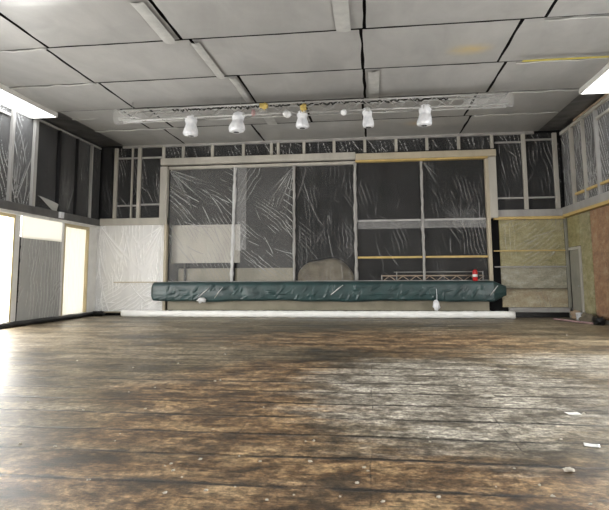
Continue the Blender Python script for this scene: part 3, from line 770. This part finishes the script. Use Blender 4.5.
# creases tied with tape on the tarpaulin
for (xx, zz, l, a, lab) in ((-6.05, .86, .5, 40, 'left pale tape crease on the green tarpaulin'), (-5.5, .86, .5, 52, 'second pale tape crease on the green tarpaulin'),
                       (-1.25, .95, .55, 38, 'pale tape crease near the middle of the tarpaulin'), (4.05, .92, .42, 52, 'pale tape at the right end of the tarpaulin')):
    dx, dz = math.cos(math.radians(a)) * l / 2, math.sin(math.radians(a)) * l / 2
    o = MB().tube([(xx - dx, D - .585, zz - dz), (xx, D - .60, zz + .01), (xx + dx, D - .585, zz + dz)], [.014, .022, .012], 6).build('tape_strip', 'cover', None, True)
    tag(o, lab, 'tape')
# tops: pale edge line of the stage lip
o = MB().box(-7.6, 4.1, D - .10, D - .04, 1.245, 1.275, b=.008).build('edge_strip', 'woodgrey'); tag(o, 'thin pale strip along the back of the tarpaulin', 'strip')
# white foam roll along the stage foot
mb = MB(); n = 120; rr = random.Random(8)
mb.tube([(-9.0 + 13.62 * t / n, 18.86, .125 + .004 * rr.uniform(-1, 1)) for t in range(n + 1)], [.12 + .006 * rr.uniform(-1, 1) for _ in range(n + 1)], 14)
o = mb.build('foam_tube', 'paper', None, True); tag(o, 'long white plastic tube lying on the floor along the stage foot', 'tube')

# tied bundle of film left on the tarpaulin, and the hanging bag
def lump(name, c, r, mat, seed, label, cat, sq=(1, 1, 1), parent=None, amp=.25, sc_=6):
    mb = MB(); n, m_ = 18, 12
    for i in range(m_ + 1):
        for k in range(n):
            th = PI * i / m_; ph = 2 * PI * k / n
            d = Vector((math.sin(th) * math.cos(ph), math.sin(th) * math.sin(ph), math.cos(th)))
            q = 1 + amp * mn.noise(d * sc_ * .35 + Vector((seed, 0, 0))) * 2 + amp * .5 * mn.noise(d * sc_ + Vector((0, seed, 0)))
            mb.v.append((c[0] + d.x * r * sq[0] * q, c[1] + d.y * r * sq[1] * q, c[2] + d.z * r * sq[2] * q))
    for i in range(m_):
        for k in range(n):
            a0 = i * n + k; a1 = i * n + (k + 1) % n; mb.f.append((a0, a1, a1 + n, a0 + n))
    o = mb.build(name, mat, parent, True)
    if label: tag(o, label, cat)
    return o
lump('film_bundle', (-6.12, D - .64, .60), .12, 'cover', 3, 'knotted bundle of clear film hanging at the left of the green tarpaulin', 'bundle', (1.4, .5, .75))
bagr = empty('hanging_bag', (2.12, D - .64, .30)); tag(bagr, 'small white cloth bag hanging on a string before the tarpaulin', 'bag')
lump('bag_body', (2.12, D - .66, .42), .13, 'bag', 5, None, None, (.85, .45, 1.3), bagr)
MB().tube([(2.14, D - .66, .55), (2.15, D - .64, .75), (2.14, D - .62, .98)], [.02, .012, .008], 6).build('string', 'bag', bagr, True)

# behind the film on the stage: tan heap, rail, extinguisher, pale board
rng = np.random.default_rng(9)
X, Y = np.meshgrid(np.linspace(-2.75, -.70, 50), np.linspace(0, 1, 24))
env = np.sin(np.pi * np.clip((X + 2.85) / 2.2, 0, 1)) ** .45
th = Y * PI
P = np.stack([X, D + .62 - .42 * np.cos(th) * (.4 + .6 * env), 1.18 + env * (.92 + .08 * np.sin(X * 4)) * np.sin(th) ** .7 + .02 * smoothnoise(X, Y, .3, .2, rng) * np.sin(th)], -1)
o = grid_obj('canvas_heap', P, 'tan'); tag(o, 'tan rounded heap behind the plastic of the middle stage bay', 'heap')
o = MB().box(-7.95, -4.95, D + .3, D + .34, 1.95, 3.40, b=.01).build('display_board', 'wood'); tag(o, 'pale grey board standing behind the leftmost stage bay film', 'board')
for xx in (-7.1, -5.2): MB().box(xx - .04, xx + .04, D + .34, D + .40, 1.18, 3.2).build('board_leg', 'void2', o)
o = MB().box(-7.4, -2.9, D + .45, D + .60, 1.18, 1.75, b=.02).build('bench', 'beige'); tag(o, 'low brownish bench behind the two left stage bays', 'bench')
ra = empty('folded_barrier', (2.0, D + .02, 1.18)); tag(ra, 'low folded wooden barrier behind the right stage bays', 'barrier')
yb = D + .12
for z in (1.24, 1.43): MB().tube([(.30, yb, z), (3.85, yb, z)], .022, 6).build('rail', 'orange', ra, True)
for z in (1.56,): MB().tube([(.75, yb + .05, z), (3.85, yb + .05, z)], .016, 6).build('rail', 'woodgrey', ra, True)
for k in range(15):
    x0 = .36 + k * .235
    MB().tube([(x0, yb, 1.25 + .17 * (k % 2)), (x0 + .235, yb, 1.25 + .17 * ((k + 1) % 2))], .014, 5).build('lattice_bar', 'orange', ra, True)
for x0 in (.32, .85, 3.84): MB().tube([(x0, yb, 1.18), (x0, yb, 1.58 if x0 > .5 else 1.46)], .02, 6).build('post', 'woodgrey', ra, True)
# extinguisher
ex = empty('fire_extinguisher', (3.52, D - .32, 1.26)); tag(ex, 'red fire extinguisher standing on the stage edge at the right', 'fire extinguisher')
ec = (3.50, D - .30, 1.245)
MB().lathe([(.075, 0), (.085, .01), (.085, .30), (.075, .35), (.045, .38), (.03, .39)], 20, ec).build('cylinder', 'red', ex, True)
MB().lathe([(.028, .38), (.028, .42), (.02, .43)], 12, ec).build('valve', 'dark', ex, True)
MB().tube([(ec[0], ec[1], ec[2] + .42), (ec[0] + .07, ec[1], ec[2] + .45), (ec[0] + .12, ec[1], ec[2] + .43)], .01, 6).build('handle', 'dark', ex, True)
MB().tube([(ec[0] + .02, ec[1] - .02, ec[2] + .40), (ec[0] + .12, ec[1] - .04, ec[2] + .34), (ec[0] + .11, ec[1] - .03, ec[2] + .12)], .012, 6).build('hose', 'dark', ex, True)
MB().lathe([(.0865, .13), (.0865, .22)], 20, ec).build('white_band', 'paper', ex, True)

# ------------------------------------------------------------ lighting truss
TY, TZ0, TZ1, TX0, TX1 = 14.5, 5.90, 6.18, -7.15, 3.62
tr = empty('lighting_truss', ((TX0 + TX1) / 2, TY, TZ0)); tag(tr, 'long silver lighting truss hanging below the plastic ceiling', 'truss')
for (yy, zz) in ((TY - .14, TZ0), (TY + .14, TZ0), (TY - .14, TZ1), (TY + .14, TZ1)):
    MB().tube([(TX0, yy, zz), (TX1, yy, zz)], .022, 8).build('chord', 'metal', tr, True)
nb = 34; dx = (TX1 - TX0) / nb
for f, yy in enumerate((TY - .14, TY + .14)):
    for k in range(nb):
        a, b = (TZ0, TZ1) if (k + f) % 2 else (TZ1, TZ0)
        MB().tube([(TX0 + k * dx, yy, a), (TX0 + (k + 1) * dx, yy, b)], .011, 6).build('brace', 'metal', tr, True)
for k in range(0, nb + 1, 4):
    MB().tube([(TX0 + k * dx, TY - .14, TZ0), (TX0 + k * dx, TY + .14, TZ0)], .011, 6).build('cross_bar', 'metal', tr, True)
for x0, x1, s in ((-5.6, -2.2, 1), (-2.0, 2.1, 2)):
    rr = random.Random(s); n = 70
    MB().tube([(x0 + (x1 - x0) * t / n, TY + .05 * rr.uniform(-1, 1), TZ1 + .0 + .05 * rr.uniform(-1, .6)) for t in range(n + 1)], [.018 + .016 * rr.random() for _ in range(n + 1)], 5).build('cable', 'cable', tr, True)
for xx in (-6.8, -3.6, -.2, 3.3):
    MB().tube([(xx, TY, TZ1), (xx, TY, H - .04)], .008, 5).build('hanger', 'metal', tr, True)
def f_wrap(X0, X1, lab, seed):
    rng = np.random.default_rng(seed)
    A, X = np.meshgrid(np.linspace(0, 2 * PI, 24), np.linspace(X0, X1, 40))
    k = .20 + .015 * smoothnoise(X, A, .3, .6, rng)
    P = np.stack([X, TY + k * 1.05 * np.cos(A), (TZ0 + TZ1) / 2 + k * np.sin(A)], -1)
    o = grid_obj('film_wrap', P, 'film_wrap'); tag(o, lab, 'plastic wrap'); return o
f_wrap(2.5, 3.75, 'clear film wrapped round the right end of the truss', 1)
f_wrap(-7.3, -6.5, 'clear film wrapped round the left end of the truss', 2)
# white pipe under the left half
MB().tube([(-7.3, TY + .5, 6.06), (-5.5, TY + .5, 6.09), (-2.2, TY + .5, 6.12)], .035, 8).build('rear_pipe', 'cover', tr, True)

# wrapped spotlights
spots = [(-5.02, 5.68, .35, .60, 0.0, 'leftmost plastic-wrapped spotlight hanging under the truss'),
         (-3.68, 5.73, .37, .58, .12, 'second plastic-wrapped spotlight from the left under the truss'),
         (-1.85, 5.73, .31, .50, .0, 'third plastic-wrapped spotlight, by the yellow strap knot'),
         (-.06, 5.71, .27, .56, -.08, 'slim plastic-wrapped spotlight right of the small white ball'),
         (1.47, 5.71, .34, .58, .10, 'rightmost plastic-wrapped spotlight hanging under the truss')]
for i, (x0, zc, wd, ht, tilt, lab) in enumerate(spots):
    e = empty('spotlight', (x0, TY, zc)); tag(e, lab, 'spotlight', 'spotlights under the truss')
    pr = [(.05, .5), (.11, .42), (.13, .25), (.11, .05), (.14, -.15), (.16, -.35), (.15, -.46), (.10, -.5), (.02, -.5)]
    sx = wd / .27
    def fn(x, y, z, t, i=i, tilt=tilt):
        q = 1 + .16 * mn.noise(Vector((math.cos(t) * 1.6, math.sin(t) * 1.6, z * 5 + i * 3))) + .05 * math.sin(9 * t + i)
        return (x * q + tilt * z, y * q, z)
    pts = []
    for a, b in zip(pr[:-1], pr[1:]):
        for s_ in (0, .25, .5, .75): pts.append(((a[0] + (b[0] - a[0]) * s_) * sx, (a[1] + (b[1] - a[1]) * s_) * ht))
    pts.append((.02, -.5 * ht))
    MB().lathe(pts, 28, (x0, TY - .05, zc), fn).build('plastic_bag', 'bag', e, True)
    MB().tube([(x0 - .09, TY - .05, zc + .1 * ht), (x0 - .10, TY - .05, zc + .42 * ht), (x0, TY - .05, zc + .5 * ht), (x0 + .10, TY - .05, zc + .42 * ht), (x0 + .09, TY - .05, zc + .1 * ht)], .012, 6).build('yoke', 'dark', e, True)
    MB().box(x0 - .05, x0 + .05, TY - .19, TY - .08, TZ0 - .06, TZ0 + .05, b=.01).build('clamp', 'metal', e)
    o = MB().lathe([(.02, -.50 * ht), (.08, -.505 * ht), (.085, -.47 * ht)], 16, (x0 - tilt * .5 * ht, TY - .05, zc)).build('lens', 'cable', e, True)
# small fittings on the truss
lump('white_ball', (-.70, TY - .18, 5.84), .085, 'bag', 11, 'small round white bundle under the middle of the truss', 'bundle', (1, 1, 1), None, .05)
lump('fabric_bundle', (-2.25, TY - .18, 5.86), .10, 'cover', 12, 'small grey green bundle left of the yellow strap knot', 'bundle', (1.1, .8, 1), None, .15)
lump('cloth_bundle', (-3.20, TY - .18, 5.94), .06, 'pink', 13, 'pinkish cloth bundle on the truss beside the second spotlight', 'bundle', (.9, .6, 1.6), None, .3)
lump('strap_bundle', (-2.90, TY - .18, 6.12), .085, 'strap', 14, 'yellow strap bundle on top of the truss', 'strap', (1.3, .6, .9), None, .5, 9)
lump('strap_bundle', (-1.80, TY - .20, 6.02), .075, 'strap', 15, 'yellow strap knot above the third spotlight', 'strap', (1.0, .6, 1.2), None, .6, 9)

# ------------------------------------------------------------ floor debris
def sheetlet(cx, cy, w, d, rot, mat, label, name='paper_scrap', curl=.006):
    n = 8; g = np.zeros((n, n, 3)); c, s = math.cos(rot), math.sin(rot)
    for i in range(n):
        for j in range(n):
            u, v = (j / (n - 1) - .5) * w, (i / (n - 1) - .5) * d
            g[i, j] = (cx + c * u - s * v, cy + s * u + c * v, .006 + curl * ((2 * u / w) ** 2) * .6)
    o = grid_obj(name, g, mat); o.modifiers.new('t', 'SOLIDIFY').thickness = .003
    tag(o, label, 'paper'); return o
def fl(u, v):    # floor point of a picture point, used to note where scraps lie
    d = fwd + r2 * (u - 304.5) / F - u2 * (v - CY) / F; t = -EYE / d.z
    return d.x * t, d.y * t
def P2(x, y): return x, y
for (u, v, w, d, rot, lab) in ((573, 414, .13, .10, .1, 'small white paper scrap on the floor at right, farther of the two'),
                          (592, 446, .12, .09, -.3, 'white paper scrap on the floor near the right frame edge')):
    x0, y0 = fl(u, v); sheetlet(x0, y0, w, d, rot, 'paper', lab)
x0, y0 = fl(569, 472); lump('plaster_lump', (x0, y0, .015), .03, 'crumb', 4, 'pale jagged plaster piece on the floor at lower right', 'debris', (1.2, .8, .5))
x0, y0 = fl(487, 397); lump('plaster_lump', (x0, y0, .012), .05, 'crumb', 6, 'pale plaster streak piece right of the chalky floor patch', 'debris', (1.8, .6, .25))
rr = random.Random(12)
known = [(171, 464), (173, 471), (165, 466), (340, 497), (383, 502), (428, 438), (430, 442), (462, 435), (496, 487), (449, 326), (449, 330), (206, 491), (235, 487), (260, 462), (310, 462), (120, 434), (90, 480), (55, 447), (364, 468), (520, 430), (541, 380)]
protos = {}
for k in range(64):
    if k < len(known): u, v = known[k]
    else: u, v = rr.uniform(10, 600), 335 + 170 * rr.random() ** 1.3
    x0, y0 = fl(u, v); s = rr.uniform(.004, .009) * (1 + y0 * .09)
    if k < 4:
        o = lump('plaster_crumb', (0, 0, 0), 1, 'crumb', 20 + k, None, None, (1.3, .9, .6), None, .4); protos[k] = o
    else:
        o = protos[k % 4].copy(); C.objects.link(o)
    o.location = (x0, y0, s * .5); o.scale = (s, s, s); o.rotation_euler = (0, 0, rr.uniform(0, 6))
    tag(o, 'tiny pale plaster crumb lying loose on the bare floor', 'debris', 'plaster crumbs on the floor')
# corner rubbish at right
bk = empty('bucket', (6.35, 18.9, 0))
x0, y0 = 6.42, 18.15
bk.location = (x0, y0, 0); tag(bk, 'small white bucket standing in the far right corner', 'bucket')
MB().lathe([(.09, 0), (.11, .01), (.13, .24), (.135, .25), (.12, .24), (.10, .03), (.02, .02)], 20, (x0, y0, 0)).build('bucket_body', 'bag', bk, True)
MB().tube([(x0 + .13 * math.cos(a), y0 + .13 * math.sin(a) * .3 - .1, .22 - .06 * math.sin(a)) for a in [PI * t / 10 for t in range(11)]], .005, 5).build('bucket_handle', 'metal', bk, True)
lump('rag_pile', (6.40, 17.45, .10), .20, 'tan', 21, 'brown rag pile at the foot of the right wall', 'pile', (.9, 1.6, .7), None, .4, 8)
lump('black_sack', (6.42, 16.75, .11), .18, 'dark', 22, 'black plastic sack at the foot of the right wall', 'sack', (.8, 1.5, .7), None, .3, 7)
lump('board_offcuts', (6.44, 18.60, .14), .16, 'orange', 23, 'tan offcuts piled behind the white bucket', 'pile', (.8, .8, .9), None, .5, 9)
mb = MB().tube([(5.9 + .0 * t, 18.6, .03) if False else (5.75 + .55 * (t / 20), 18.55 - 1.7 * (t / 20) - .12 * math.sin(t / 20 * PI), .03) for t in range(21)], .028, 7)
o = mb.build('rolled_film', 'pink', None, True); tag(o, 'pale rolled film lying on the floor by the right wall', 'roll')
MBt = lump('black_sack', (XL + .38, D - .42, .10), .16, 'dark', 31, 'black plastic lump on the floor in the far left corner', 'sack', (1.3, 1, .6), None, .3, 7)
